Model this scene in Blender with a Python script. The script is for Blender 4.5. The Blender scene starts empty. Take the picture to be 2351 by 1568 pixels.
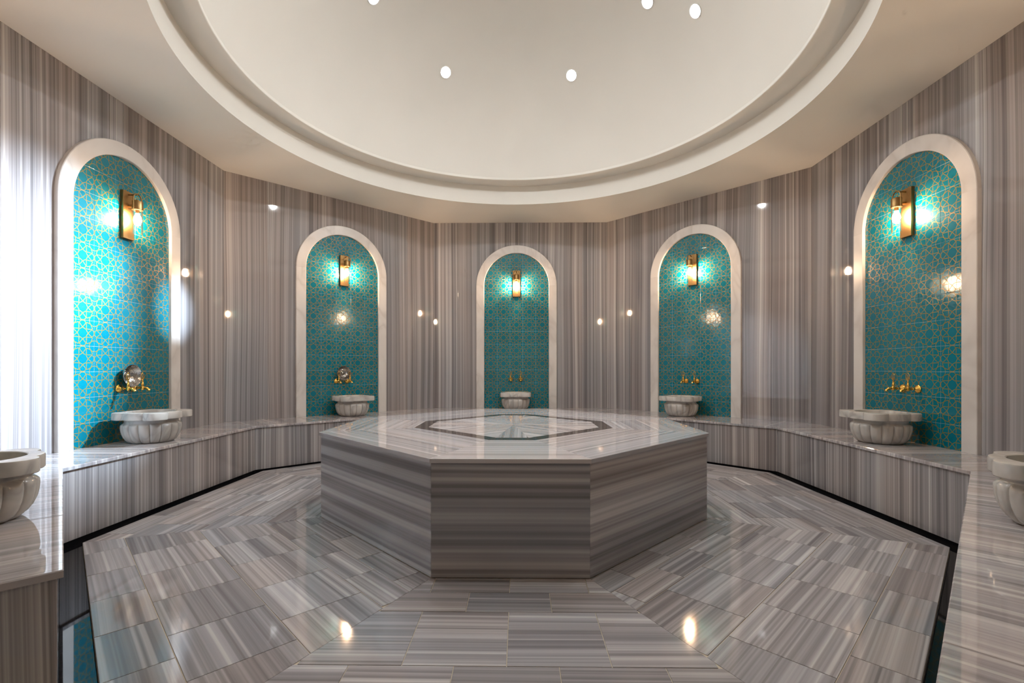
import bpy, bmesh, math, random
from mathutils import Vector, Matrix
random.seed(7)
SC = bpy.context.scene
COL = SC.collection
PI = math.pi

# ------------------------------------------------------------------ camera, world, exposure
cam_d = bpy.data.cameras.new('camera')
cam = bpy.data.objects.new('camera', cam_d)
COL.objects.link(cam)
cam.location = (0, 0, 1.05)
cam.rotation_euler = (PI / 2, 0, 0.0145)
cam_d.sensor_width = 36.0
cam_d.lens = 1087.2 / 2351 * 36
cam_d.shift_y = 61.5 / 2351
cam_d.clip_start = 0.02
SC.camera = cam
world = bpy.data.worlds.new('world')
SC.world = world
world.use_nodes = True
world.node_tree.nodes['Background'].inputs['Color'].default_value = (0.5, 0.48, 0.45, 1)
world.node_tree.nodes['Background'].inputs['Strength'].default_value = 0.1
vs = SC.view_settings
vs.view_transform = 'Standard'
vs.look = 'None'
vs.gamma = 1.0
vs.use_curve_mapping = False
vs.exposure = 0.34
try:
    SC.cycles.use_denoising = True
    SC.cycles.use_adaptive_sampling = True
    SC.cycles.adaptive_threshold = 0.09
    SC.cycles.adaptive_min_samples = 14
    SC.cycles.max_bounces = 5
    SC.cycles.diffuse_bounces = 3
    SC.cycles.glossy_bounces = 3
    SC.cycles.transparent_max_bounces = 12
    SC.cycles.caustics_reflective = False
    SC.cycles.caustics_refractive = False
    SC.cycles.sample_clamp_indirect = 6.0
except Exception:
    pass

DOWN_L = 60.0       # radiance of the downlight lenses
DOWN_W = 62.0      # beam of each dome downlight
BULB_L = 680.0      # radiance of the sconce bulbs
SPOT_W = 7600.0      # adjustable spots turned at the left wall
DOWN_C = (0.97, 0.985, 1.0)
BULB_C = (1.0, 0.665, 0.415)
SPOT_C = (0.68, 0.84, 1.0)

# ------------------------------------------------------------------ measures (metres, camera above the origin)
H = 3.232           # flat ceiling
HB = 0.456          # bench top
HG = 0.600          # platform top
BL, BR = Vector((-1.280, 7.10)), Vector((1.313, 7.10))
LF, RF = Vector((-3.258, 5.181)), Vector((3.174, 5.181))
LN, RN = Vector((-3.258, 2.54)), Vector((3.174, 2.54))
FL, FR = Vector((-1.33, 0.62)), Vector((1.25, 0.62))
AY = -1.3           # rear of the entrance alcove
bLF, bRF = Vector((-2.722, 4.849)), Vector((2.626, 4.849))
bLN, bRN = Vector((-2.728, 2.774)), Vector((2.628, 2.774))
bBL, bBR = Vector((-0.994, 6.50)), Vector((1.011, 6.50))
bLE = Vector((-1.362, 1.378))
bRE = Vector((0.70, 0.797))
DC = Vector((-0.04, 3.88))           # dome axis
R1, R2, ZF, RISE = 2.43, 2.22, 3.474, 1.70
GX = -0.0423
G = [Vector(p) for p in ((-0.4405, 2.367), (0.356, 2.367), (1.313, 3.324), (1.313, 4.283),
                         (0.356, 5.24), (-0.4405, 5.24), (-1.398, 4.283), (-1.398, 3.324))]

# ------------------------------------------------------------------ materials
def mat_base(name):
    m = bpy.data.materials.new(name)
    m.use_nodes = True
    nt = m.node_tree
    return m, nt, nt.nodes['Principled BSDF']

def lnk(nt, a, b):
    nt.links.new(a, b)

def nmath(nt, op, a, b=None, c=None, clamp=False):
    n = nt.nodes.new('ShaderNodeMath')
    n.operation = op
    n.use_clamp = clamp
    for i, v in enumerate((a, b, c)):
        if v is None:
            continue
        if isinstance(v, (int, float)):
            n.inputs[i].default_value = v
        else:
            lnk(nt, v, n.inputs[i])
    return n.outputs[0]

def nvec(nt, op, a, b=None, s=None):
    n = nt.nodes.new('ShaderNodeVectorMath')
    n.operation = op
    for i, v in enumerate((a, b)):
        if v is None:
            continue
        if isinstance(v, (tuple, list)):
            n.inputs[i].default_value = v
        else:
            lnk(nt, v, n.inputs[i])
    if s is not None:
        if isinstance(s, (int, float)):
            n.inputs['Scale'].default_value = s
        else:
            lnk(nt, s, n.inputs['Scale'])
    return n

def nnoise(nt, vec, scale, detail=2.0, rough=0.5, dim='3D', dist=0.0):
    n = nt.nodes.new('ShaderNodeTexNoise')
    n.noise_dimensions = dim
    lnk(nt, vec, n.inputs['Vector'])
    n.inputs['Scale'].default_value = scale
    n.inputs['Detail'].default_value = detail
    n.inputs['Roughness'].default_value = rough
    n.inputs['Distortion'].default_value = dist
    return n.outputs['Fac']

def nramp(nt, fac, stops, interp='LINEAR'):
    r = nt.nodes.new('ShaderNodeValToRGB')
    r.color_ramp.interpolation = interp
    el = r.color_ramp.elements
    while len(el) < len(stops):
        el.new(0.5)
    for e, (p, c) in zip(el, stops):
        e.position = p
        e.color = (*c, 1)
    lnk(nt, fac, r.inputs['Fac'])
    return r.outputs['Color']

def nmix(nt, fac, a, b, blend='MIX'):
    n = nt.nodes.new('ShaderNodeMix')
    n.data_type = 'RGBA'
    n.blend_type = blend
    for key, v in ((0, fac), (6, a), (7, b)):
        if isinstance(v, (int, float)):
            n.inputs[key].default_value = v
        elif isinstance(v, tuple):
            n.inputs[key].default_value = (*v, 1)
        else:
            lnk(nt, v, n.inputs[key])
    return n.outputs[2]

def uv_xy(nt):
    uv = nt.nodes.new('ShaderNodeUVMap')
    uv.uv_map = 'uv'
    sp = nt.nodes.new('ShaderNodeSeparateXYZ')
    lnk(nt, uv.outputs[0], sp.inputs[0])
    return uv.outputs[0], sp.outputs[0], sp.outputs[1]

def comb(nt, x, y, z=0.0):
    c = nt.nodes.new('ShaderNodeCombineXYZ')
    for i, v in enumerate((x, y, z)):
        if isinstance(v, (int, float)):
            c.inputs[i].default_value = v
        else:
            lnk(nt, v, c.inputs[i])
    return c.outputs[0]

def striped_marble(name, k=1.0, rough=0.1, contrast=1.0, vary=0.12, tone=1.0, fine=0.2, ior=1.52):
    tone *= 1.14
    """striped grey marble; stripes run along uv.y, metres"""
    m, nt, b = mat_base(name)
    _, x, y = uv_xy(nt)
    low = nnoise(nt, comb(nt, nmath(nt, 'MULTIPLY', x, 1.3), nmath(nt, 'MULTIPLY', y, 0.28)), 1.0, 1.0)
    x2 = nmath(nt, 'ADD', x, nmath(nt, 'MULTIPLY', nmath(nt, 'SUBTRACT', low, 0.5), 0.085))
    def band(f, yf, det):
        return nnoise(nt, comb(nt, nmath(nt, 'MULTIPLY', x2, f * k), nmath(nt, 'MULTIPLY', y, yf), f), 1.0, det, 0.6)
    n1 = band(8.0, 0.05, 1.0)
    n2 = band(34.0, 0.07, 2.0)
    n3 = band(120.0, 0.12, 2.0)
    n4 = band(52.0, 0.05, 0.0)
    n5 = band(70.0, 0.06, 0.0)
    s = nmath(nt, 'ADD', nmath(nt, 'MULTIPLY', n1, 0.38), nmath(nt, 'ADD', nmath(nt, 'MULTIPLY', n2, 0.62 - fine), nmath(nt, 'MULTIPLY', n3, fine)))
    s = nmath(nt, 'ADD', nmath(nt, 'MULTIPLY', nmath(nt, 'SUBTRACT', s, 0.5), 1.9 * contrast), 0.5, clamp=True)
    t = tone
    col = nramp(nt, s, [(0.08, (0.105 * t, 0.096 * t, 0.097 * t)), (0.36, (0.205 * t, 0.188 * t, 0.188 * t)),
                        (0.52, (0.290 * t, 0.268 * t, 0.265 * t)), (0.68, (0.40 * t, 0.372 * t, 0.362 * t)),
                        (0.92, (0.62 * t, 0.585 * t, 0.56 * t))])
    # bluish and rosy drifts of the stone
    tint = nnoise(nt, comb(nt, nmath(nt, 'MULTIPLY', x, 2.3), nmath(nt, 'MULTIPLY', y, 0.3), 4.0), 1.0, 1.0)
    col = nmix(nt, 0.6, col, nramp(nt, tint, [(0.35, (0.92, 1.0, 1.07)), (0.65, (1.06, 0.98, 0.93))]), 'MULTIPLY')
    # pale and dark hairlines along the stripes
    streak = nramp(nt, n4, [(0.60, (0, 0, 0)), (0.72, (1, 1, 1))])
    col = nmix(nt, nmath(nt, 'MULTIPLY', streak, 0.32), col, (0.62 * t, 0.59 * t, 0.56 * t))
    dark = nramp(nt, n5, [(0.28, (1, 1, 1)), (0.40, (0, 0, 0))])
    col = nmix(nt, nmath(nt, 'MULTIPLY', dark, 0.4), col, (0.10 * t, 0.09 * t, 0.09 * t))
    oi = nt.nodes.new('ShaderNodeObjectInfo')
    rnd = nmath(nt, 'ADD', nmath(nt, 'MULTIPLY', oi.outputs['Random'], 2 * vary), 1.0 - vary)
    col = nmix(nt, 1.0, col, comb(nt, nmath(nt, 'MULTIPLY', rnd, 0.945), nmath(nt, 'MULTIPLY', rnd, 0.962), nmath(nt, 'MULTIPLY', rnd, 0.985)), 'MULTIPLY')
    lnk(nt, col, b.inputs['Base Color'])
    b.inputs['Roughness'].default_value = rough
    b.inputs['IOR'].default_value = ior
    return m

def white_marble(name, base, vein, rough, scale=3.0):
    m, nt, b = mat_base(name)
    tc = nt.nodes.new('ShaderNodeTexCoord')
    oi = nt.nodes.new('ShaderNodeObjectInfo')
    off = nvec(nt, 'SCALE', comb(nt, oi.outputs['Random'], oi.outputs['Random'], 0.3), s=9.0).outputs[0]
    p = nvec(nt, 'ADD', tc.outputs['Object'], off).outputs[0]
    p = nvec(nt, 'MULTIPLY', p, (1.0, 1.0, 0.6)).outputs[0]
    n = nnoise(nt, p, scale, 3.0, 0.55, dist=0.8)
    v = nmath(nt, 'SUBTRACT', 1.0, nmath(nt, 'MULTIPLY', nmath(nt, 'ABSOLUTE', nmath(nt, 'SUBTRACT', n, 0.5)), 7.0), clamp=True)
    v = nmath(nt, 'POWER', v, 2.2)
    n2 = nnoise(nt, p, scale * 0.7, 3.0)
    col = nmix(nt, nmath(nt, 'MULTIPLY', v, 0.55), base, vein)
    col = nmix(nt, nramp(nt, n2, [(0.42, (0, 0, 0)), (0.72, (0.55, 0.55, 0.55))]), col, tuple(c * 0.80 for c in base))
    lnk(nt, col, b.inputs['Base Color'])
    b.inputs['Roughness'].default_value = rough
    b.inputs['IOR'].default_value = 1.5
    return m

def flat(name, col, rough=0.5, metal=0.0, ior=1.5, grain=0.0, gscale=30.0):
    m, nt, b = mat_base(name)
    b.inputs['Roughness'].default_value = rough
    b.inputs['Metallic'].default_value = metal
    b.inputs['IOR'].default_value = ior
    tc = nt.nodes.new('ShaderNodeTexCoord')
    n = nnoise(nt, tc.outputs['Object'], gscale, 3.0)
    c = nmix(nt, n, tuple(x * (1 - grain) for x in col), tuple(min(1, x * (1 + grain)) for x in col))
    lnk(nt, c, b.inputs['Base Color'])
    return m

def plaster(name, col):
    m, nt, b = mat_base(name)
    tc = nt.nodes.new('ShaderNodeTexCoord')
    n = nnoise(nt, tc.outputs['Object'], 1.4, 2.0, 0.6)
    c = nmix(nt, n, tuple(x * 0.95 for x in col), tuple(x * 1.04 for x in col))
    lnk(nt, c, b.inputs['Base Color'])
    b.inputs['Roughness'].default_value = 0.75
    b.inputs['Specular IOR Level'].default_value = 0.25
    bp = nt.nodes.new('ShaderNodeBump')
    bp.inputs['Strength'].default_value = 0.08
    bp.inputs['Distance'].default_value = 0.01
    lnk(nt, nnoise(nt, tc.outputs['Object'], 9.0, 2.0, 0.6), bp.inputs['Height'])
    lnk(nt, bp.outputs[0], b.inputs['Normal'])
    return m

def star_tile(name):
    """turquoise glaze with gold eight-point strapwork; uv runs -0.5..0.5 over one tile"""
    m, nt, b = mat_base(name)
    uv, x, y = uv_xy(nt)
    ax, ay = nmath(nt, 'ABSOLUTE', x), nmath(nt, 'ABSOLUTE', y)
    u, v = nmath(nt, 'MAXIMUM', ax, ay), nmath(nt, 'MINIMUM', ax, ay)
    p = comb(nt, u, v)
    segs = [((.158, .158), (.39, .158)), ((.158, .158), (.158, .11)), ((.158, .11), (.225, 0)),
            ((.225, 0), (.40, .147)), ((.40, .147), (.480, .07)), ((.480, .07), (.488, 0)),
            ((.39, .158), (.415, .192)), ((.415, .192), (.350, .345))]
    d = None
    for a, c in segs:
        dx, dy = c[0] - a[0], c[1] - a[1]
        l2 = dx * dx + dy * dy
        pa = nvec(nt, 'SUBTRACT', p, (a[0], a[1], 0)).outputs[0]
        dot = nvec(nt, 'DOT_PRODUCT', pa, (dx / l2, dy / l2, 0)).outputs['Value']
        t = nmath(nt, 'ADD', dot, 0.0, clamp=True)
        pr = nvec(nt, 'SCALE', (dx, dy, 0), s=t).outputs[0]
        ds = nvec(nt, 'DISTANCE', pa, pr).outputs['Value']
        d = ds if d is None else nmath(nt, 'MINIMUM', d, ds)
    rc = nvec(nt, 'DISTANCE', p, (.5, .5, 0)).outputs['Value']
    d = nmath(nt, 'MINIMUM', d, nmath(nt, 'ABSOLUTE', nmath(nt, 'SUBTRACT', rc, .217)))
    line = nmath(nt, 'SUBTRACT', 1.0, nmath(nt, 'MULTIPLY', nmath(nt, 'SUBTRACT', d, 0.0080), 170.0), clamp=True)
    oi = nt.nodes.new('ShaderNodeObjectInfo')
    k = nmath(nt, 'ADD', nmath(nt, 'MULTIPLY', oi.outputs['Random'], 0.16), 0.92)
    teal = nmix(nt, 1.0, (0.0, 0.140, 0.198), comb(nt, k, k, k), 'MULTIPLY')
    col = nmix(nt, line, teal, (0.235, 0.160, 0.007))
    lnk(nt, col, b.inputs['Base Color'])
    b.inputs['Roughness'].default_value = 0.11
    lnk(nt, nmath(nt, 'ADD', nmath(nt, 'MULTIPLY', line, 0.14), 0.10), b.inputs['Roughness'])
    lnk(nt, nmath(nt, 'MULTIPLY', line, 0.12), b.inputs['Metallic'])
    b.inputs['Coat Weight'].default_value = 0.16
    b.inputs['Coat Roughness'].default_value = 0.34
    tc = nt.nodes.new('ShaderNodeTexCoord')
    bp = nt.nodes.new('ShaderNodeBump')
    bp.inputs['Strength'].default_value = 0.06
    bp.inputs['Distance'].default_value = 0.01
    off = nvec(nt, 'ADD', tc.outputs['Object'], comb(nt, nmath(nt, 'MULTIPLY', oi.outputs['Random'], 20.0), 0.0)).outputs[0]
    lnk(nt, nnoise(nt, off, 14.0, 2.0), bp.inputs['Height'])
    lnk(nt, bp.outputs[0], b.inputs['Normal'])
    return m

def emitter(name, col, strength):
    m = bpy.data.materials.new(name)
    m.use_nodes = True
    nt = m.node_tree
    nt.nodes.clear()
    e = nt.nodes.new('ShaderNodeEmission')
    e.inputs['Color'].default_value = (*col, 1)
    e.inputs['Strength'].default_value = strength
    o = nt.nodes.new('ShaderNodeOutputMaterial')
    lnk(nt, e.outputs[0], o.inputs['Surface'])
    return m

def thin_glass(name):
    m = bpy.data.materials.new(name)
    m.use_nodes = True
    nt = m.node_tree
    nt.nodes.clear()
    tr = nt.nodes.new('ShaderNodeBsdfTransparent')
    tr.inputs['Color'].default_value = (0.97, 0.97, 0.96, 1)
    gl = nt.nodes.new('ShaderNodeBsdfGlossy')
    gl.inputs['Roughness'].default_value = 0.03
    fr = nt.nodes.new('ShaderNodeFresnel')
    fr.inputs['IOR'].default_value = 1.45
    mx = nt.nodes.new('ShaderNodeMixShader')
    o = nt.nodes.new('ShaderNodeOutputMaterial')
    lnk(nt, nmath(nt, 'MULTIPLY', fr.outputs[0], 0.7), mx.inputs[0])
    lnk(nt, tr.outputs[0], mx.inputs[1])
    lnk(nt, gl.outputs[0], mx.inputs[2])
    lnk(nt, mx.outputs[0], o.inputs['Surface'])
    return m

M_WALL = striped_marble('wall_marble', 0.95, 0.035, 1.15, 0.06, 0.88)
M_FLOOR = striped_marble('floor_marble', 0.80, 0.07, 1.02, 0.14, 1.0, 0.16)
M_BENCH = striped_marble('bench_marble', 1.25, 0.05, 1.2, 0.05, 0.86)
M_BTOP = striped_marble('bench_top_marble', 0.9, 0.02, 0.75, 0.06, 1.28, 0.2, 1.75)
M_PLAT = striped_marble('platform_side_marble', 0.50, 0.12, 1.4, 0.04, 1.12, 0.15)
M_PTOP = striped_marble('platform_top_marble', 0.8, 0.012, 0.65, 0.05, 1.45, 0.2, 1.75)
M_FRAME = white_marble('white_marble', (0.61, 0.585, 0.56), (0.42, 0.385, 0.36), 0.28, 2.4)
M_BASIN = white_marble('basin_marble', (0.53, 0.51, 0.48), (0.20, 0.19, 0.185), 0.2, 4.0)
M_PLASTER = plaster('dome_plaster', (0.695, 0.68, 0.632))
M_BACK = flat('wall_mortar', (0.20, 0.18, 0.17), 0.8)
M_GROUT = flat('floor_grout', (0.46, 0.40, 0.31), 0.8, grain=0.1)
M_TGROUT = flat('tile_grout', (0.36, 0.42, 0.42), 0.6, grain=0.1)
M_BLACK = flat('black_granite', (0.005, 0.005, 0.006), 0.03, 0.0, 1.31, grain=0.3, gscale=200)
M_INLAY = flat('dark_inlay_stone', (0.055, 0.043, 0.038), 0.06, grain=0.25, gscale=40)
M_TILE = star_tile('turquoise_star_tile')
M_GOLD = flat('polished_gold', (0.86, 0.52, 0.12), 0.16, 1.0, grain=0.05)
M_BRASS = flat('brushed_brass', (0.32, 0.195, 0.08), 0.40, 1.0, grain=0.08, gscale=60)
M_SILVER = flat('beaten_silver', (0.50, 0.48, 0.46), 0.17, 1.0, grain=0.08, gscale=25)
nt_ = M_SILVER.node_tree
tc_ = nt_.nodes.new('ShaderNodeTexCoord')
vo_ = nt_.nodes.new('ShaderNodeTexVoronoi')
vo_.inputs['Scale'].default_value = 75.0
lnk(nt_, tc_.outputs['Object'], vo_.inputs['Vector'])
bp_ = nt_.nodes.new('ShaderNodeBump')
bp_.inputs['Strength'].default_value = 0.5
bp_.inputs['Distance'].default_value = 0.002
lnk(nt_, vo_.outputs['Distance'], bp_.inputs['Height'])
lnk(nt_, bp_.outputs[0], nt_.nodes['Principled BSDF'].inputs['Normal'])
M_TRIM = flat('lamp_trim', (0.75, 0.74, 0.72), 0.4)
M_BULB = emitter('bulb_glow', BULB_C, BULB_L)
M_LED = emitter('downlight_glow', DOWN_C, DOWN_L)
M_GLASS = thin_glass('clear_glass')

# ------------------------------------------------------------------ helpers
def link(o, parent=None):
    COL.objects.link(o)
    if parent is not None:
        o.parent = parent
    return o

def tag(o, label=None, cat=None, group=None, kind=None):
    for k_, v_ in (('label', label), ('category', cat), ('group', group), ('kind', kind)):
        if v_:
            o[k_] = v_
    return o

def empty(name, loc=(0, 0, 0), rz=0.0):
    o = bpy.data.objects.new(name, None)
    o.empty_display_size = 0.1
    o.location = loc
    o.rotation_euler = (0, 0, rz)
    return link(o)

def mesh(name, verts, faces, mat, parent=None, uv=None, smooth=None):
    me = bpy.data.meshes.new(name)
    me.from_pydata([tuple(v) for v in verts], [], faces)
    me.materials.append(mat)
    if uv is not None:
        lay = me.uv_layers.new(name='uv')
        for l in me.loops:
            lay.data[l.index].uv = uv(me.vertices[l.vertex_index].co)
    if smooth is not None:
        for p in me.polygons:
            p.use_smooth = True
        if smooth < 3.1:
            me.set_sharp_from_angle(angle=smooth)
    me.update()
    return link(bpy.data.objects.new(name, me), parent)

def area2(P):
    return 0.5 * sum(P[i][0] * P[(i + 1) % len(P)][1] - P[(i + 1) % len(P)][0] * P[i][1] for i in range(len(P)))

def ccw(P):
    P = [Vector((p[0], p[1])) for p in P]
    return P if area2(P) > 0 else P[::-1]

def clip(P, C):
    """convex clip of P by ccw polygon C"""
    out = list(P)
    for i in range(len(C)):
        a, b = C[i], C[(i + 1) % len(C)]
        e = b - a
        if not out:
            return []
        src, out = out, []
        for j in range(len(src)):
            p, q = src[j], src[(j + 1) % len(src)]
            dp = e.x * (p.y - a.y) - e.y * (p.x - a.x)
            dq = e.x * (q.y - a.y) - e.y * (q.x - a.x)
            if dp >= 0:
                out.append(p)
            if (dp >= 0) != (dq >= 0):
                out.append(p + (q - p) * (dp / (dp - dq)))
    res = []
    for p in out:
        if not res or (p - res[-1]).length > 1e-4:
            res.append(p)
    if len(res) > 1 and (res[0] - res[-1]).length < 1e-4:
        res.pop()
    return res if len(res) > 2 and abs(area2(res)) > 1e-5 else []

def inset(P, d):
    P = ccw(P)
    n = len(P)
    out = []
    for i in range(n):
        a, b, c = P[i - 1], P[i], P[(i + 1) % n]
        e1, e2 = (b - a).normalized(), (c - b).normalized()
        n1, n2 = Vector((-e1.y, e1.x)), Vector((-e2.y, e2.x))
        k = 1 + n1.dot(n2)
        out.append(b + (n1 + n2) * (d / max(k, 0.25)))
    return out

def slab_data(P, z0, z1, ch, A=None):
    """chamfered prism over ccw polygon P; A maps (x, y, z) to the parent's space"""
    P = ccw(P)
    n = len(P)
    Q = inset(P, ch)
    if abs(area2(Q)) > abs(area2(P)) or area2(Q) <= 0:
        Q = P
    V = [Vector((p.x, p.y, z0)) for p in P] + [Vector((p.x, p.y, z1 - ch)) for p in P] + [Vector((p.x, p.y, z1)) for p in Q]
    F = [tuple(range(2 * n, 3 * n)), tuple(reversed(range(n)))]
    for i in range(n):
        j = (i + 1) % n
        F.append((i, j, n + j, n + i))
        F.append((n + i, n + j, 2 * n + j, 2 * n + i))
    if A is not None:
        V = [A @ v for v in V]
    return V, F

def slab(name, P, z0, z1, mat, parent=None, ch=0.001, A=None, across=None, along=None, off=None):
    """stone slab with stripes; across/along are 3-D directions in parent space"""
    V, F = slab_data(P, z0, z1, ch, A)
    uv = None
    if across is not None:
        ac, al = Vector(across), Vector(along)
        o = off if off is not None else (random.uniform(0, 60), random.uniform(0, 60))
        uv = lambda c: (c.dot(ac) + o[0], c.dot(al) + o[1])
    return mesh(name, V, F, mat, parent, uv)

def frame_m(O, X, Y):
    X, Y = Vector(X).normalized(), Vector(Y).normalized()
    Z = X.cross(Y)
    return Matrix(((X.x, Y.x, Z.x, O[0]), (X.y, Y.y, Z.y, O[1]), (X.z, Y.z, Z.z, O[2]), (0, 0, 0, 1)))

def v3(p, z=0.0):
    return Vector((p[0], p[1], z))

def lathe_data(prof, n=48, cx=(0, 0, 0), rf=None):
    V, F = [], []
    for k, (r, z) in enumerate(prof):
        for i in range(n):
            a = 2 * PI * i / n
            rr = r if rf is None else rf(r, z, a)
            V.append(Vector((cx[0] + rr * math.cos(a), cx[1] + rr * math.sin(a), cx[2] + z)))
    for k in range(len(prof) - 1):
        for i in range(n):
            j = (i + 1) % n
            F.append((k * n + i, k * n + j, (k + 1) * n + j, (k + 1) * n + i))
    return V, F

def lathe(name, prof, mat, parent=None, n=48, A=None, rf=None, smooth=0.7, caps=True):
    V, F = lathe_data(prof, n, rf=rf)
    if caps:
        if prof[0][0] > 1e-4:
            F.append(tuple(reversed(range(n))))
        if prof[-1][0] > 1e-4:
            F.append(tuple(range((len(prof) - 1) * n, len(prof) * n)))
    if A is not None:
        V = [A @ v for v in V]
    return mesh(name, V, F, mat, parent, None, smooth)

def tube_data(pts, r, n=10):
    pts = [Vector(p) for p in pts]
    rs = r if isinstance(r, (list, tuple)) else [r] * len(pts)
    V, F = [], []
    ref = None
    for k, p in enumerate(pts):
        d = (pts[min(k + 1, len(pts) - 1)] - pts[max(k - 1, 0)]).normalized()
        if ref is None:
            ref = Vector((0, 0, 1)) if abs(d.z) < 0.9 else Vector((1, 0, 0))
        a = d.cross(ref).normalized()
        b = a.cross(d).normalized()
        ref = b
        for i in range(n):
            t = 2 * PI * i / n
            V.append(p + (a * math.cos(t) + b * math.sin(t)) * rs[k])
    for k in range(len(pts) - 1):
        for i in range(n):
            j = (i + 1) % n
            F.append((k * n + i, (k + 1) * n + i, (k + 1) * n + j, k * n + j))
    F.append(tuple(range(n)))
    F.append(tuple(reversed(range((len(pts) - 1) * n, len(pts) * n))))
    return V, F

def join(*parts):
    V, F = [], []
    for v, f in parts:
        o = len(V)
        V += list(v)
        F += [tuple(i + o for i in q) for q in f]
    return V, F

def copy_tree(o, parent=None):
    c = o.copy()
    COL.objects.link(c)
    c.parent = parent
    for ch in o.children:
        copy_tree(ch, c)
    return c

def hollow_ring(name, prof, mat, parent=None, n=96, cx=(0, 0, 0), smooth=0.5):
    V, F = lathe_data(prof, n, cx)
    return mesh(name, V, F, mat, parent, None, smooth)

# ------------------------------------------------------------------ walls
def wall(name, P, Q, z0=0.0, panels=4, seam=None, mat=None):
    """P to Q seen from inside runs left to right"""
    d = (Q - P)
    L = d.length
    d = d / L
    nrm = Vector((d.y, -d.x))            # towards the room
    A = frame_m(v3(P), v3(d), (0, 0, 1))   # local x along, y up, z = out of the wall towards room
    if (A.to_3x3() @ Vector((0, 0, 1))).dot(v3(nrm)) < 0:
        raise RuntimeError(name)
    V, F = slab_data([(0, -0.03), (L, -0.03), (L, H + 0.05), (0, H + 0.05)], -0.12, -0.021, 0.0, A)
    w = mesh(name, V, F, M_BACK)
    tag(w, kind='structure')
    cuts = seam if seam else [i * L / panels for i in range(panels + 1)]
    base = random.uniform(0, 50)
    for i in range(len(cuts) - 1):
        g = 0.0006
        slab('marble_panel', [(cuts[i] + g, z0), (cuts[i + 1] - g, z0), (cuts[i + 1] - g, H), (cuts[i] + g, H)],
             -0.02, 0.0, mat or M_WALL, w, 0.0008, A, v3(d), (0, 0, 1), (random.uniform(0, 60), base))
    return w, A, d, nrm, L

W = {}
for nm, P, Q in (('wall_left', LN, LF), ('wall_back_left', LF, BL), ('wall_back', BL, BR),
                 ('wall_back_right', BR, RF), ('wall_right', RF, RN)):
    L = (Q - P).length
    c = L / 2
    W[nm] = wall(nm, P, Q, seam=[0, c - 0.93, c, c + 0.93, L])
W['wall_front_right'] = wall('wall_front_right', RN, FR)
W['wall_front_left'] = wall('wall_front_left', FL, LN)
for nm, P, Q in (('wall_alcove_right', FR, Vector((FR.x, AY))), ('wall_alcove_rear', Vector((FR.x, AY)), Vector((FL.x, AY))),
                 ('wall_alcove_left', Vector((FL.x, AY)), FL)):
    wall(nm, P, Q, panels=1, mat=M_PLASTER)

# ------------------------------------------------------------------ ceiling with the dome
octo = [BL, BR, RF, RN, FR, FL, LN, LF]
def ray_out(a):
    d = Vector((math.cos(a), math.sin(a)))
    best = 1e9
    for i in range(8):
        p, q = octo[i], octo[(i + 1) % 8]
        e = q - p
        den = d.x * e.y - d.y * e.x
        if abs(den) < 1e-9:
            continue
        w = p - DC
        t = (w.x * e.y - w.y * e.x) / den
        s = (w.x * d.y - w.y * d.x) / den
        if t > 0 and -1e-6 <= s <= 1 + 1e-6:
            best = min(best, t)
    return DC + d * best
angs = sorted([2 * PI * i / 144 for i in range(144)] + [math.atan2(p.y - DC.y, p.x - DC.x) % (2 * PI) for p in octo])
V, F = [], []
for a in angs:
    o = ray_out(a)
    V += [Vector((DC.x + R1 * math.cos(a), DC.y + R1 * math.sin(a), H)), v3(o, H)]
n = len(angs)
for i in range(n):
    j = (i + 1) % n
    F.append((2 * i, 2 * j, 2 * j + 1, 2 * i + 1))
b0 = len(V)
V += [Vector((FL.x, FL.y, H)), Vector((FR.x, FR.y, H)), Vector((FR.x, AY, H)), Vector((FL.x, AY, H))]
F.append((b0, b0 + 1, b0 + 2, b0 + 3))
ceiling = mesh('ceiling', V, F, M_PLASTER)
tag(ceiling, kind='structure')
hollow_ring('ring_fascia', [(R1, H), (R1 + 0.004, H + 0.01), (R1 + 0.004, ZF)], M_PLASTER, ceiling, 144, (DC.x, DC.y, 0), 0.4)
hollow_ring('ring_soffit', [(R1 + 0.004, ZF), (R2 + 0.004, ZF), (R2, ZF + 0.004), (R2, ZF + 0.03)], M_PLASTER, ceiling, 144, (DC.x, DC.y, 0), 0.4)
RS = (R2 * R2 + RISE * RISE) / (2 * RISE)
ZS = ZF + 0.03 + RISE - RS
a0 = math.asin(R2 / RS)
hollow_ring('dome_shell', [(RS * math.sin(a0 * (1 - i / 28)) if i < 28 else 0.0005, ZS + RS * math.cos(a0 * (1 - i / 28))) for i in range(29)],
            M_PLASTER, ceiling, 144, (DC.x, DC.y, 0), 3.14159)

# ------------------------------------------------------------------ floor: base, black channel, tiles
def line_off(P, Q, d):
    e = (Q - P).normalized()
    nn = Vector((-e.y, e.x))
    return P + nn * d, Q + nn * d

def meet(a, b, c, d):
    e, f = b - a, d - c
    t = ((c.x - a.x) * f.y - (c.y - a.y) * f.x) / (e.x * f.y - e.y * f.x)
    return a + e * t

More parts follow.
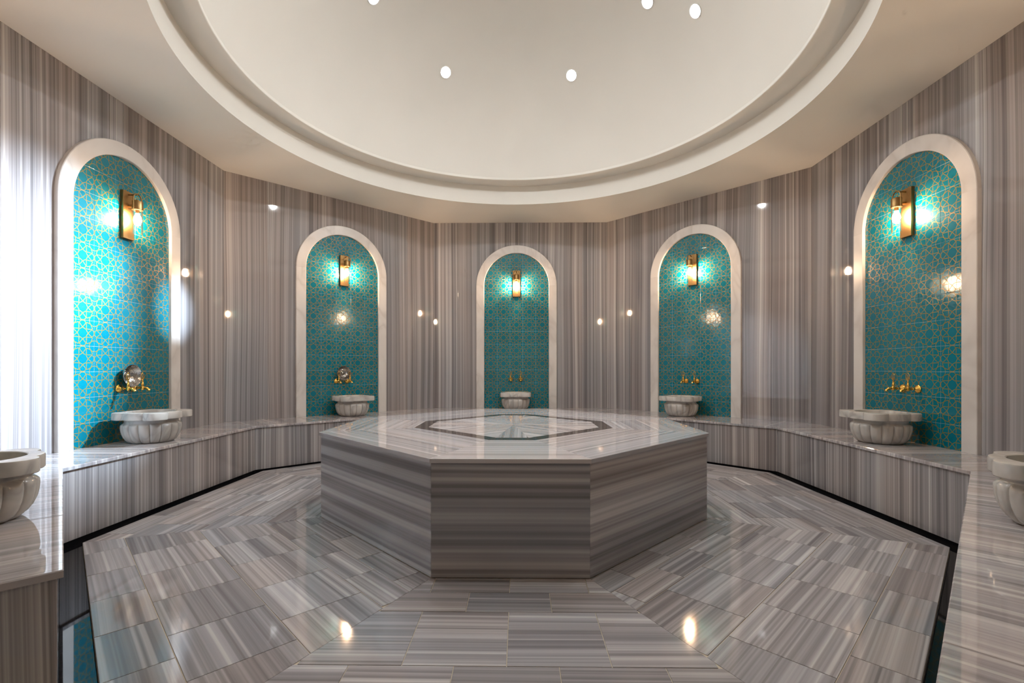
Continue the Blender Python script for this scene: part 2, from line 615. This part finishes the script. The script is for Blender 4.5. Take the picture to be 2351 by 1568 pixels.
bl = [bLE, bLN, bLF, bBL, bBR, bRF, bRN, bRE]     # bench front line, clockwise seen from above
off = [line_off(bl[i], bl[i + 1], -0.10) for i in range(7)]
fc = [meet(off[i][0], off[i][1], off[i + 1][0], off[i + 1][1]) for i in range(6)]   # NL, FLc, BLc, BRc, FRc, NR
NLc, FLc, BLc, BRc, FRc, NRc = fc
kk = 0.515
def hit_edge(g, s, ln):
    return meet(g, g + Vector((s * kk, -1)), ln[0], ln[1])
PL = hit_edge(G[0], -1, off[0])
PR = hit_edge(G[1], 1, off[6])
YF = -1.25
floor = mesh('floor', [(FL.x, AY, -0.05), (FR.x, AY, -0.05), (FR.x, FR.y, -0.05), (RN.x, RN.y, -0.05), (RF.x, RF.y, -0.05), (BR.x, BR.y, -0.05),
                       (BL.x, BL.y, -0.05), (LF.x, LF.y, -0.05), (LN.x, LN.y, -0.05), (FL.x, FL.y, -0.05)], [tuple(range(10))], M_GROUT)
tag(floor, kind='structure')
edgeL0, edgeR0 = off[0][0], off[6][1]
fpoly = [NLc, FLc, BLc, BRc, FRc, NRc, edgeR0, Vector((edgeR0.x, YF)), Vector((edgeL0.x, YF)), edgeL0]
V = [v3(p, -0.0025) for p in fpoly] + [v3(p, -0.05) for p in fpoly]
m_ = len(fpoly)
mesh('grout_bed', V, [tuple(reversed(range(m_)))] + [(i, (i + 1) % m_, m_ + (i + 1) % m_, m_ + i) for i in range(m_)], M_GROUT, floor)
for i in range(m_ - 1):
    p, q = fpoly[i], fpoly[(i + 1) % m_]
    if i in (6, 7, 8) or (q - p).length < 0.01:
        continue
    e_ = (q - p).normalized()
    slab('channel_edging', [(0, -0.045), ((q - p).length, -0.045), ((q - p).length, -0.022), (0, -0.022)], -0.0005, 0.0005, M_BLACK, floor, 0.0002, frame_m(v3(p), v3(e_), (0, 0, 1)))
# drainage channel, one black strip per side
inner = [edgeL0] + fc + [edgeR0]
outer = bl
for i in range(7):
    q = [outer[i], outer[i + 1], inner[i + 1], inner[i]]
    slab('channel_strip', q, -0.048, -0.030, M_BLACK, floor, 0.0005)
slab('channel_strip', [bLE, edgeL0, Vector((edgeL0.x, AY + 0.02)), Vector((FL.x + 0.005, AY + 0.02)), Vector((FL.x + 0.005, 0.9))], -0.048, -0.030, M_BLACK, floor, 0.0005)

def sector(P, g0, g1, courses, tile, phase):
    P = ccw(P)
    e = (g1 - g0).normalized()
    nn = Vector((e.y, -e.x))
    ctr = sum(P, Vector((0, 0))) / len(P)
    if nn.dot(ctr - g0) < 0:
        nn = -nn
    s = 0.0
    ci = 0
    while ci < 14:
        h = courses[min(ci, len(courses) - 1)]
        off_ = phase + (0.5 * tile if ci % 2 else 0.0)
        k0 = -18
        for k in range(k0, 19):
            u0 = off_ + k * tile
            g = 0.0011
            R = [g0 + e * (u0 + g) + nn * (s + g), g0 + e * (u0 + tile - g) + nn * (s + g),
                 g0 + e * (u0 + tile - g) + nn * (s + h - g), g0 + e * (u0 + g) + nn * (s + h - g)]
            C = clip(ccw(R), P)
            if C and abs(area2(C)) > 0.0004:
                slab('floor_tile', inset(C, 0.0006), -0.02, random.uniform(-0.0004, 0.0004), M_FLOOR, floor, 0.0009, None, v3(nn), v3(e))
        s += h
        ci += 1

front = [G[0], G[1], PR, Vector((PR.x, YF)), Vector((PL.x, YF)), PL]
sector(front, G[0], G[1], [0.15, 0.176, 0.373], 0.372, 0.025)
sector([G[0], PL, NLc, G[7]], G[0], G[7], [0.155, 0.165, 0.36], 0.375, 0.10)
sector([G[7], NLc, FLc, G[6]], G[7], G[6], [0.155, 0.165, 0.36], 0.375, 0.02)
sector([G[6], FLc, BLc, G[5]], G[6], G[5], [0.155, 0.165, 0.36], 0.375, 0.12)
sector([G[5], BLc, BRc, G[4]], G[5], G[4], [0.155, 0.165, 0.36], 0.375, 0.05)
sector([G[4], BRc, FRc, G[3]], G[4], G[3], [0.155, 0.165, 0.36], 0.375, 0.08)
sector([G[3], FRc, NRc, G[2]], G[3], G[2], [0.155, 0.165, 0.36], 0.375, 0.18)
sector([G[2], NRc, PR, G[1]], G[2], G[1], [0.155, 0.165, 0.36], 0.375, 0.06)

# ------------------------------------------------------------------ wraparound bench
bench = empty('marble_bench', (0, 0, 0))
tag(bench, 'striped grey marble bench running along all the walls around the platform', 'bench')
wallpts = [Vector((-1.747, 0.993)), LN, LF, BL, BR, RF, RN, Vector((1.235, 0.64))]
TH = 0.023
for i in range(7):
    P, Q = bl[i], bl[i + 1]
    e = (Q - P).normalized()
    nn = Vector((e.y, -e.x))           # to the room
    L = (Q - P).length
    # face panels
    k = max(1, round(L / 1.05))
    A = frame_m(v3(P), v3(e), (0, 0, 1))
    slab('skirting', [(0, -0.045), (L, -0.045), (L, -0.0005), (0, -0.0005)], -0.02, -0.001, M_BLACK, bench, 0.0005, A)
    for j in range(k):
        a, b = L * j / k, L * (j + 1) / k
        g = 0.0006
        slab('face_panel', [(a + g, 0.0), (b - g, 0.0), (b - g, HB - TH), (a + g, HB - TH)], -0.02, 0.0, M_BENCH, bench, 0.0012, A, v3(e), (0, 0, 1))
    # top slabs
    oh = 0.014
    f0, f1 = P + nn * oh, Q + nn * oh
    if i > 0:
        pe = (P - bl[i - 1]).normalized(); pn = Vector((pe.y, -pe.x))
        f0 = meet(bl[i - 1] + pn * oh, P + pn * oh, P + nn * oh, Q + nn * oh)
    else:
        f0 = P + nn * oh - e * oh
    if i < 6:
        qe = (bl[i + 2] - Q).normalized(); qn = Vector((qe.y, -qe.x))
        f1 = meet(P + nn * oh, Q + nn * oh, Q + qn * oh, bl[i + 2] + qn * oh)
    w0, w1 = wallpts[i], wallpts[i + 1]
    if i == 0:
        w0 = w0 - e * oh
    quad = ccw([f0, f1, w1, w0])
    cuts = [-9.0, L * 0.34, L * 0.70, 9.0] if i not in (0, 6) else ([-9.0, L * 0.36, L * 0.82, 9.0] if i == 0 else [-9.0, L * 0.46, L * 0.88, 9.0])
    for j in range(len(cuts) - 1):
        g = 0.0005
        R = [P + e * (cuts[j] + g) + nn * 2, P + e * (cuts[j + 1] - g) + nn * 2, P + e * (cuts[j + 1] - g) - nn * 2, P + e * (cuts[j] + g) - nn * 2]
        C = clip(quad, ccw(R))
        if C:
            slab('top_slab', inset(C, 0.0004), HB - TH, HB, M_BTOP, bench, 0.003, None, v3(e), v3(nn))
# end panel of the left bench arm
e = (wallpts[0] - bLE).normalized()
A = frame_m(v3(wallpts[0]), v3(-e), (0, 0, 1))
LL = (wallpts[0] - bLE).length
slab('end_panel', [(0, -0.045), (LL, -0.045), (LL, HB - TH), (0, HB - TH)], -0.02, 0.001, M_BENCH, bench, 0.0012, A, v3(e), (0, 0, 1))

# ------------------------------------------------------------------ heated platform
plat = empty('heated_platform', (GX, 3.80, 0))
tag(plat, 'large octagonal striped marble platform standing in the middle of the floor', 'platform')
T = Matrix.Translation(Vector((-GX, -3.80, 0)))
for i in range(8):
    P, Q = G[i], G[(i + 1) % 8]
    e = (Q - P).normalized()
    L = (Q - P).length
    A = T @ frame_m(v3(P), v3(e), (0, 0, 1))
    z_ = (A.to_3x3() @ Vector((0, 0, 1)))
    slab('side_panel', [(0.0005, 0.001), (L - 0.0005, 0.001), (L - 0.0005, HG - TH), (0.0005, HG - TH)], -0.02, 0.0, M_PLAT, plat, 0.0015, A, (0, 0, 1), v3(e))
Gc = [p - Vector((GX, 3.80)) for p in G]
def ring_poly(d):
    return inset(Gc, d)
levels = [(-0.012, 0.30, M_PTOP), (0.30, 0.605, M_PTOP), (0.605, 0.705, M_INLAY)]
for a, b, mt in levels:
    O_, I_ = ring_poly(a), ring_poly(b)
    for i in range(8):
        j = (i + 1) % 8
        e = (O_[j] - O_[i]).normalized()
        nn = Vector((e.y, -e.x))
        nm = 'top_slab' if mt is M_PTOP else 'inlay_strip'
        slab(nm, inset([O_[i], O_[j], I_[j], I_[i]], 0.0003), HG - TH, HG, mt, plat, 0.0025 if a < 0 else 0.0002, None, v3(nn), v3(e))
I_ = ring_poly(0.705)
for i in range(8):
    j = (i + 1) % 8
    e = (I_[j] - I_[i]).normalized()
    nn = Vector((e.y, -e.x))
    slab('centre_wedge', inset([I_[i], I_[j], Vector((0, 0))], 0.0003), HG - TH, HG, M_PTOP, plat, 0.0002, None, v3(e), v3(nn))

# ------------------------------------------------------------------ tiled niches
IW, OW, SPR = 0.4825, 0.60, 2.288
TP = 0.1935
arch = [Vector((IW, HB))] + [Vector((IW * math.cos(PI * k / 28), SPR + IW * math.sin(PI * k / 28))) for k in range(29)] + [Vector((-IW, HB))]
arch = ccw(arch)
TILE_MESH = {}
def sweep(name, path, mat, parent):
    """frame piece: profile (radial, out) swept along path of (point2d, outward2d) in niche space x, z with y out"""
    c = 0.004
    prof = [(0, -0.001), (0, 0.032 - c), (c, 0.032), (OW - IW - c, 0.032), (OW - IW, 0.032 - c), (OW - IW, -0.001)]
    V, F = [], []
    n = len(prof)
    for p, r in path:
        for a, o in prof:
            q = p + r * a
            V.append(Vector((q.x, -o, q.y)))
    for k in range(len(path) - 1):
        for i in range(n):
            j = (i + 1) % n
            F.append((k * n + i, k * n + j, (k + 1) * n + j, (k + 1) * n + i))
    F.append(tuple(reversed(range(n))))
    F.append(tuple(range((len(path) - 1) * n, len(path) * n)))
    o = mesh(name, V, F, mat, parent, None, 0.5)
    bm = bmesh.new(); bm.from_mesh(o.data); bmesh.ops.recalc_face_normals(bm, faces=bm.faces); bm.to_mesh(o.data); bm.free()
    o.data.set_sharp_from_angle(angle=0.5)
    return o

def tile_obj(key, P, cx, cz, parent):
    if key in TILE_MESH:
        o = bpy.data.objects.new('glazed_tile', TILE_MESH[key])
        link(o, parent)
    else:
        A = Matrix(((1, 0, 0, 0), (0, 0, -1, 0), (0, 1, 0, 0), (0, 0, 0, 1)))
        Pl = [p - Vector((cx, cz)) for p in P]
        V, F = slab_data(Pl, 0.0012, 0.0062, 0.0012, A)
        o = mesh('glazed_tile', V, F, M_TILE, parent, lambda c: (c.x / TP, c.z / TP))
        TILE_MESH[key] = o.data
    o.location = (cx, 0, cz)
    return o

def niche(wkey, cx_along, label):
    _, A, d, nrm, L = W[wkey]
    ori = v3(A.translation.xy.to_tuple()) if False else Vector((A.translation.x, A.translation.y, 0))
    base = ori + v3(d) * cx_along
    rz = math.atan2(d.y, d.x)
    t = empty('tiled_niche', base, rz)
    tag(t, label, 'niche', 'arched niches with turquoise tiles')
    # grout bed behind the tiles
    V, F = slab_data([p * 1.0 for p in arch], -0.0005, 0.0045, 0.0, Matrix(((1, 0, 0, 0), (0, 0, -1, 0), (0, 1, 0, 0), (0, 0, 0, 1))))
    mesh('grout_bed', V, F, M_TGROUT, t)
    z0 = 0.444
    for r in range(13):
        for c in range(5):
            cx, cz = (c - 2) * TP, z0 + (r + 0.5) * TP
            g = 0.0009
            R = [Vector((cx - TP / 2 + g, cz - TP / 2 + g)), Vector((cx + TP / 2 - g, cz - TP / 2 + g)),
                 Vector((cx + TP / 2 - g, cz + TP / 2 - g)), Vector((cx - TP / 2 + g, cz + TP / 2 - g))]
            C = clip(R, arch)
            if not C or abs(area2(C)) < 0.0003:
                continue
            full = abs(area2(C) - area2(R)) < 1e-7
            tile_obj('full' if full else (r, c), C, cx, cz, t)
    # marble surround: two jambs, two arch halves
    for s in (-1, 1):
        sweep('jamb', [(Vector((s * IW, z)), Vector((s, 0))) for z in (HB + 0.0005, SPR - 0.0005)], M_FRAME, t)
        path = []
        for k in range(25):
            a = PI / 2 * k / 24
            r = Vector((s * math.cos(a), math.sin(a)))
            path.append((Vector((0, SPR)) + r * IW, r))
        sweep('arch_half', path, M_FRAME, t)
    return t, base, d, nrm

N = {}
N['left'] = niche('wall_left', 3.871 - LN.y, 'white marble arch with turquoise tiles on the left wall, washed by bright light')
N['bl'] = niche('wall_back_left', (BL - LF).length * 0.4935, 'arched turquoise tiled niche between the brightly lit left arch and the back wall')
N['back'] = niche('wall_back', -0.036 - BL.x, 'arched turquoise tiled niche on the back wall facing the camera')
N['br'] = niche('wall_back_right', (RF - BR).length * 0.503, 'arched turquoise tiled niche between the back wall and the right wall')
N['fl'] = niche('wall_front_left', (LN - FL).length * 0.5, 'arched turquoise tiled niche on the near left wall, beside the entrance')
N['fr'] = niche('wall_front_right', (FR - RN).length * 0.5, 'arched turquoise tiled niche on the near right wall, beside the entrance')
N['right'] = niche('wall_right', RF.y - 3.895, 'large arched turquoise tiled niche on the right wall')

# ------------------------------------------------------------------ marble basins
def rim_r(a):
    best = 0.185
    ear = 0.176 if math.sin(a) > 0 else 0.196
    for k in range(4):
        for rad, cr, off_ in ((0.062, 0.153, 0.0), (ear, 0.076, PI / 4)):
            th = a - (off_ + k * PI / 2)
            s = rad * math.sin(th)
            if abs(s) < cr and math.cos(th) > 0:
                best = max(best, rad * math.cos(th) + math.sqrt(cr * cr - s * s))
    return best
NB = 192
def make_basin():
    t = empty('marble_basin')
    prof = [(0.138, 0.0), (0.152, 0.006), (0.168, 0.020), (0.184, 0.044), (0.195, 0.072), (0.201, 0.100), (0.203, 0.124), (0.202, 0.142),
            (0.193, 0.152), (0.182, 0.157), (0.179, 0.165), (0.179, 0.182), (0.184, 0.192)]
    def lob(r, z, a):
        fl = abs(math.cos(8 * a)) ** 0.45
        amp = 0.075 * min(1, max(0, (0.157 - z) / 0.012))
        return r * (1 - amp * (1 - fl))
    lathe('bowl_body', prof, M_BASIN, t, 256, None, lob, 0.9)
    # rim slab with lobed outline and the hollow
    V, F = [], []
    rows = [(None, 0.188, 0.0), (None, 0.192, 0.004), (None, 0.238, 0.004), (None, 0.2445, 0.001), (None, 0.246, -0.006),
            (0.170, 0.246, 0), (0.166, 0.243, 0), (0.164, 0.225, 0), (0.158, 0.18, 0), (0.140, 0.135, 0), (0.105, 0.105, 0), (0.055, 0.092, 0), (0.002, 0.088, 0)]
    for r, z, dd in rows:
        for i in range(NB):
            a = 2 * PI * i / NB
            rr = (rim_r(a) + dd) if r is None else r
            V.append(Vector((rr * math.cos(a), rr * math.sin(a), z)))
    for k in range(len(rows) - 1):
        for i in range(NB):
            j = (i + 1) % NB
            F.append((k * NB + i, k * NB + j, (k + 1) * NB + j, (k + 1) * NB + i))
    V += [Vector((0.17 * math.cos(2 * PI * i / NB), 0.17 * math.sin(2 * PI * i / NB), 0.188)) for i in range(NB)]
    o = len(rows) * NB
    for i in range(NB):
        j = (i + 1) % NB
        F.append((i, o + i, o + j, j))
    mesh('rim', V, F, M_BASIN, t, None, 0.5)
    return t

basin0 = make_basin()
basins = [(None, (-2.985, 3.81), PI / 2, 'fluted marble basin on the left bench under the brightly lit niche with a metal bowl'),
          (None, (-2.100, 5.945), PI / 4, 'small fluted marble basin below the back-left niche with a metal bowl'),
          (None, (-0.046, 6.850), 0.0, 'fluted marble basin below the back wall niche, just above the platform edge'),
          (None, (2.035, 5.97), -PI / 4, 'fluted marble basin below the back-right niche, behind the platform'),
          (None, (2.905, 3.85), -PI / 2, 'fluted marble basin on the right bench in front of the large right niche'),
          (None, (-2.12, 1.785), -PI / 4, 'fluted marble basin cut off by the left edge of the picture'),
          (None, (2.035, 1.775), PI / 4, 'fluted marble basin cut off by the right edge of the picture')]
for i, (_, p, rz, lab) in enumerate(basins):
    o = basin0 if i == 0 else copy_tree(basin0)
    o.location = (p[0], p[1], HB + 0.0005)
    o.rotation_euler = (0, 0, rz)
    tag(o, lab, 'basin', 'fluted marble basins')

# ------------------------------------------------------------------ brass wall lamps
def make_sconce():
    """origin on the tile face at the plate's foot; +x along the wall, -y into the room"""
    t = empty('wall_sconce')
    z0, z1 = 0.0, 0.392
    A = Matrix(((1, 0, 0, 0), (0, 0, -1, 0), (0, 1, 0, 0), (0, 0, 0, 1)))
    V, F = slab_data([(-0.055, z0), (0.055, z0), (0.055, z1), (-0.055, z1)], 0.0, 0.026, 0.0015, A)
    mesh('back_plate', V, F, M_BRASS, t)
    y = -0.098
    cz = 0.238
    # cap that holds the glass
    cap = lathe('lamp_cap', [(0.0385, cz), (0.0385, cz + 0.070), (0.036, cz + 0.074), (0.010, cz + 0.075), (0.009, cz + 0.086), (0.0005, cz + 0.087)],
          M_BRASS, t, 40, Matrix.Translation((0, y, 0)))
    # arms to the plate
    V, F = tube_data([(0, -0.02, cz + 0.035), (0, y + 0.03, cz + 0.035)], 0.011, 14)
    mesh('arm', V, F, M_BRASS, t, None, 0.7)
    V, F = tube_data([(0, -0.02, 0.366), (0, y, 0.366)], 0.006, 12)
    mesh('hanger_rod', V, F, M_BRASS, t, None, 0.7)
    # inverted-U handle over the cap
    pts = [(-0.042, y, cz + 0.004), (-0.042, y, cz + 0.088)]
    pts += [(-0.042 * math.cos(PI * k / 14), y, cz + 0.088 + 0.046 * math.sin(PI * k / 14)) for k in range(1, 14)]
    pts += [(0.042, y, cz + 0.088), (0.042, y, cz + 0.004)]
    V, F = tube_data(pts, 0.0052, 10)
    mesh('handle', V, F, M_BRASS, cap, None, 0.7)
    # glass cylinder, open below
    lathe('glass_shade', [(0.0355, cz + 0.002), (0.0365, cz - 0.01), (0.0365, 0.034)], M_GLASS, t, 40, Matrix.Translation((0, y, 0)), caps=False)
    # bulb
    b = lathe('bulb', [(0.0005, cz - 0.118), (0.014, cz - 0.114), (0.024, cz - 0.102), (0.0285, cz - 0.086), (0.0285, cz - 0.078), (0.024, cz - 0.060),
                       (0.016, cz - 0.040), (0.013, cz - 0.026)], M_BULB, t, 20, Matrix.Translation((0, y, 0)), caps=False)
    lathe('socket', [(0.0145, cz - 0.028), (0.0145, cz + 0.004)], M_BRASS, t, 20, Matrix.Translation((0, y, 0)))
    return t

sc0 = make_sconce()
sl = {'left': 'glowing brass wall lamp with glass cylinder on the brightly lit left niche',
      'bl': 'glowing brass wall lamp in the back-left niche above a metal bowl',
      'back': 'glowing brass wall lamp in the central niche of the back wall',
      'br': 'glowing brass wall lamp in the niche right of the back wall',
      'right': 'glowing brass wall lamp with glass cylinder on the right wall niche',
      'fl': 'glowing brass wall lamp in the near left niche beside the entrance',
      'fr': 'glowing brass wall lamp in the near right niche beside the entrance'}
for i, k in enumerate(('left', 'bl', 'back', 'br', 'right', 'fl', 'fr')):
    t, base, d, nrm = N[k]
    o = sc0 if i == 0 else copy_tree(sc0)
    o.location = base + v3(nrm) * 0.0064 + Vector((0, 0, 2.118))
    o.rotation_euler = (0, 0, math.atan2(d.y, d.x))
    tag(o, sl[k], 'wall lamp', 'brass wall lamps')

# ------------------------------------------------------------------ gold taps
def make_tap():
    t = empty('gold_tap')
    Aout = Matrix(((1, 0, 0, 0), (0, 0, -1, 0), (0, 1, 0, 0), (0, 0, 0, 1)))   # local z -> -y (into the room)
    def fl(r, z, a):
        return r * (1 - 0.07 * (1 - abs(math.cos(7 * a)) ** 0.6))
    lathe('rosette', [(0.030, 0.0), (0.034, 0.004), (0.033, 0.009), (0.022, 0.020), (0.012, 0.028), (0.0085, 0.032)], M_GOLD, t, 84, Aout, fl, 1.2)
    lathe('stem', [(0.0075, 0.028), (0.0075, 0.044), (0.0105, 0.047), (0.0105, 0.053), (0.0075, 0.056), (0.0075, 0.066), (0.010, 0.069), (0.010, 0.080),
                   (0.013, 0.084), (0.013, 0.106), (0.010, 0.110)], M_GOLD, t, 24, Aout)
    valve = lathe('valve_body', [(0.004, -0.020), (0.010, -0.017), (0.0125, -0.008), (0.0125, 0.012), (0.010, 0.018), (0.0115, 0.024), (0.0115, 0.036), (0.008, 0.042),
                         (0.006, 0.050), (0.009, 0.054), (0.009, 0.058), (0.004, 0.062), (0.004, 0.066)], M_GOLD, t, 24, Matrix.Translation((0, -0.095, 0)))
    V, F = tube_data([(0, -0.104, 0), (0, -0.125, -0.001), (0, -0.132, -0.002), (0, -0.140, -0.003), (0, -0.150, -0.008), (0, -0.158, -0.016), (0, -0.162, -0.024)],
                     [0.009, 0.009, 0.0125, 0.010, 0.010, 0.0115, 0.0105], 16)
    mesh('spout', V, F, M_GOLD, valve, None, 0.8)
    # openwork key handle
    y = -0.095
    parts = []
    loop = []
    for k in range(25):
        a = 2 * PI * k / 24
        w = 0.017 * math.sin(a) * (1.0 - 0.28 * math.cos(a))
        loop.append((w, y, 0.094 - 0.029 * math.cos(a)))
    parts.append(tube_data(loop, 0.0022, 8))
    for s in (-1, 1):
        parts.append(tube_data([(s * (0.0065 + 0.0052 * math.cos(2 * PI * k / 14)), y, 0.085 + 0.0075 * math.sin(2 * PI * k / 14)) for k in range(15)], 0.0017, 7))
    parts.append(tube_data([(0.006 * math.cos(2 * PI * k / 14), y, 0.104 + 0.0075 * math.sin(2 * PI * k / 14)) for k in range(15)], 0.0017, 7))
    parts.append(tube_data([(0, y, 0.062), (0, y, 0.078)], 0.003, 8))
    parts.append(tube_data([(0, y, 0.122), (0, y, 0.130), (0, y, 0.134)], [0.0025, 0.0036, 0.001], 8))
    parts.append(tube_data([(-0.010, y, 0.068), (0, y, 0.072), (0.010, y, 0.068)], 0.0022, 8))
    V, F = join(*parts)
    mesh('handle', V, F, M_GOLD, valve, None, 0.9)
    return t

tap0 = make_tap()
taplab = {'left': 'gold wall tap in front of the metal bowl on the left niche, {} one',
          'bl': 'gold wall tap in front of the metal bowl on the back-left niche, {} one',
          'back': '{} gold wall tap above the basin of the back wall niche',
          'br': '{} gold wall tap above the basin of the back-right niche',
          'right': '{} gold wall tap above the basin of the right wall niche',
          'fl': '{} gold wall tap in the near left niche beside the entrance',
          'fr': '{} gold wall tap in the near right niche beside the entrance'}
TAPC = {'left': 0.0, 'bl': -0.025, 'back': -0.01, 'br': -0.02, 'right': 0.02, 'fl': 0.0, 'fr': 0.0}
TZ = 0.885
first = True
for k in ('left', 'bl', 'back', 'br', 'right', 'fl', 'fr'):
    t, base, d, nrm = N[k]
    for s, wd in ((-1, 'left-hand'), (1, 'right-hand')):
        o = tap0 if first else copy_tree(tap0)
        first = False
        o.location = base + v3(d) * (TAPC[k] + s * 0.074) + v3(nrm) * 0.0064 + Vector((0, 0, TZ))
        o.rotation_euler = (0, 0, math.atan2(d.y, d.x))
        o.scale = (0.96, 0.86, 0.98)
        tag(o, taplab[k].format(wd), 'tap', 'gold wall taps')

# ------------------------------------------------------------------ metal bath bowls leaning behind the taps
def make_bowl():
    t = empty('bath_bowl')
    pr = [(0.0005, 0.016), (0.010, 0.0155), (0.016, 0.011), (0.019, 0.004), (0.026, 0.003), (0.029, 0.005), (0.032, 0.003), (0.042, 0.005), (0.045, 0.008), (0.048, 0.007),
          (0.060, 0.015), (0.063, 0.019), (0.066, 0.019), (0.078, 0.033), (0.086, 0.048), (0.090, 0.054), (0.0915, 0.056), (0.092, 0.054),
          (0.086, 0.043), (0.076, 0.026), (0.060, 0.010), (0.040, 0.0), (0.0005, -0.0015)]
    Aout = Matrix(((1, 0, 0, 0), (0, 0, -1, 0), (0, 1, 0, 0), (0, 0, 0, 1)))
    sh = lathe('bowl_shell', pr, M_SILVER, t, 64, Aout, None, 0.6)
    lathe('centre_boss', [(0.017, 0.010), (0.016, 0.016), (0.010, 0.021), (0.0005, 0.023)], M_SILVER, sh, 32, Aout, None, 1.0)
    return t
bowl0 = make_bowl()
for i, (k, off_, lab) in enumerate((('left', 0.0, 'round chased metal bowl leaning behind the gold taps of the left niche'),
                                    ('bl', 0.004, 'round chased metal bowl leaning behind the gold taps of the back-left niche'))):
    t, base, d, nrm = N[k]
    o = bowl0 if i == 0 else copy_tree(bowl0)
    o.location = base + v3(d) * (TAPC[k] + off_) + v3(nrm) * 0.011 + Vector((0, 0, TZ + 0.103))
    o.rotation_euler = (0, 0, math.atan2(d.y, d.x))
    tag(o, lab, 'bowl', 'metal bath bowls')

# ------------------------------------------------------------------ downlights in the dome
def dome_point(px, py):
    dx, dz = (px - 1175.5) / 1087.2, (845.5 - py) / 1087.2
    c, s = math.cos(0.0145), math.sin(0.0145)
    d = Vector((dx * c - s, dx * s + c, dz))
    o = Vector((0, 0, 1.05)) - Vector((DC.x, DC.y, ZS))
    a, b, cc = d.dot(d), 2 * o.dot(d), o.dot(o) - RS * RS
    t = (-b + math.sqrt(b * b - 4 * a * cc)) / (2 * a)
    return Vector((0, 0, 1.05)) + d * t
def make_down():
    t = empty('dome_downlight')
    lathe('trim_ring', [(0.064, -0.004), (0.064, 0.003), (0.058, 0.005), (0.054, 0.002), (0.054, -0.012)], M_TRIM, t, 40, None, None, 0.6, False)
    V = [Vector((0.054 * math.cos(2 * PI * i / 28), 0.054 * math.sin(2 * PI * i / 28), -0.002)) for i in range(28)]
    mesh('lens', V, [tuple(range(28))], M_LED, t)
    return t
dl0 = make_down()
seen = [((1023, 166), 'round white downlight in the dome, left one of the lower pair near the dome centre'),
        ((1312, 173), 'round white downlight in the dome, right one of the lower pair near the dome centre'),
        ((857, -6), 'round white downlight in the dome cut by the top edge, left of the others'),
        ((1487, 4), 'round white downlight in the dome cut by the top edge beside another lamp'),
        ((1597, 25), 'round white downlight farthest right in the dome')]
pts = [dome_point(*p) for p, _ in seen]
def dome_xy(x, y):
    return Vector((x, y, ZS + math.sqrt(RS * RS - (x - DC.x) ** 2 - (y - DC.y) ** 2)))
pts += [dome_xy(1.43, 3.11), dome_xy(-1.65, 3.44), dome_xy(0.45, 2.55), dome_xy(-0.54, 2.55)]
unseen = ['right of the entrance side', 'left of the entrance side', 'nearest the entrance on the right', 'nearest the entrance on the left']
for i, p in enumerate(pts):
    o = dl0 if i == 0 else copy_tree(dl0)
    nz = (Vector((DC.x, DC.y, ZS)) - p).normalized()
    o.location = p + nz * 0.004
    o.rotation_euler = nz.to_track_quat('Z', 'Y').to_euler()
    tag(o, seen[i][1] if i < 5 else 'round white downlight in the near half of the dome, ' + unseen[i - 5], 'downlight', 'downlights in the dome')

def spot(name, at, to, watts, deg, blend, col=SPOT_C, size=0.03):
    l = bpy.data.lights.new(name, 'SPOT')
    l.energy = watts
    l.color = col
    l.spot_size = math.radians(deg)
    l.spot_blend = blend
    l.shadow_soft_size = size
    o = bpy.data.objects.new(name, l)
    d = Vector(to) - Vector(at)
    o.location = Vector(at) + d.normalized() * 0.05
    o.rotation_euler = d.to_track_quat('-Z', 'Y').to_euler()
    COL.objects.link(o)
for p in pts:
    spot('downlight_beam', p, (DC.x, DC.y, ZS), DOWN_W, 124, 0.9, DOWN_C, 0.045)
# three of the lamps are tilted at the left wall
spot('tilted_beam', pts[1], (-3.25, 2.82, 1.25), SPOT_W, 26, 1.0)
spot('tilted_beam', pts[4], (-3.22, 4.43, 1.62), SPOT_W * 0.6, 6.5, 1.0)
spot('tilted_beam', pts[0], (-3.25, 3.52, 1.70), SPOT_W * 0.36, 10, 1.0)
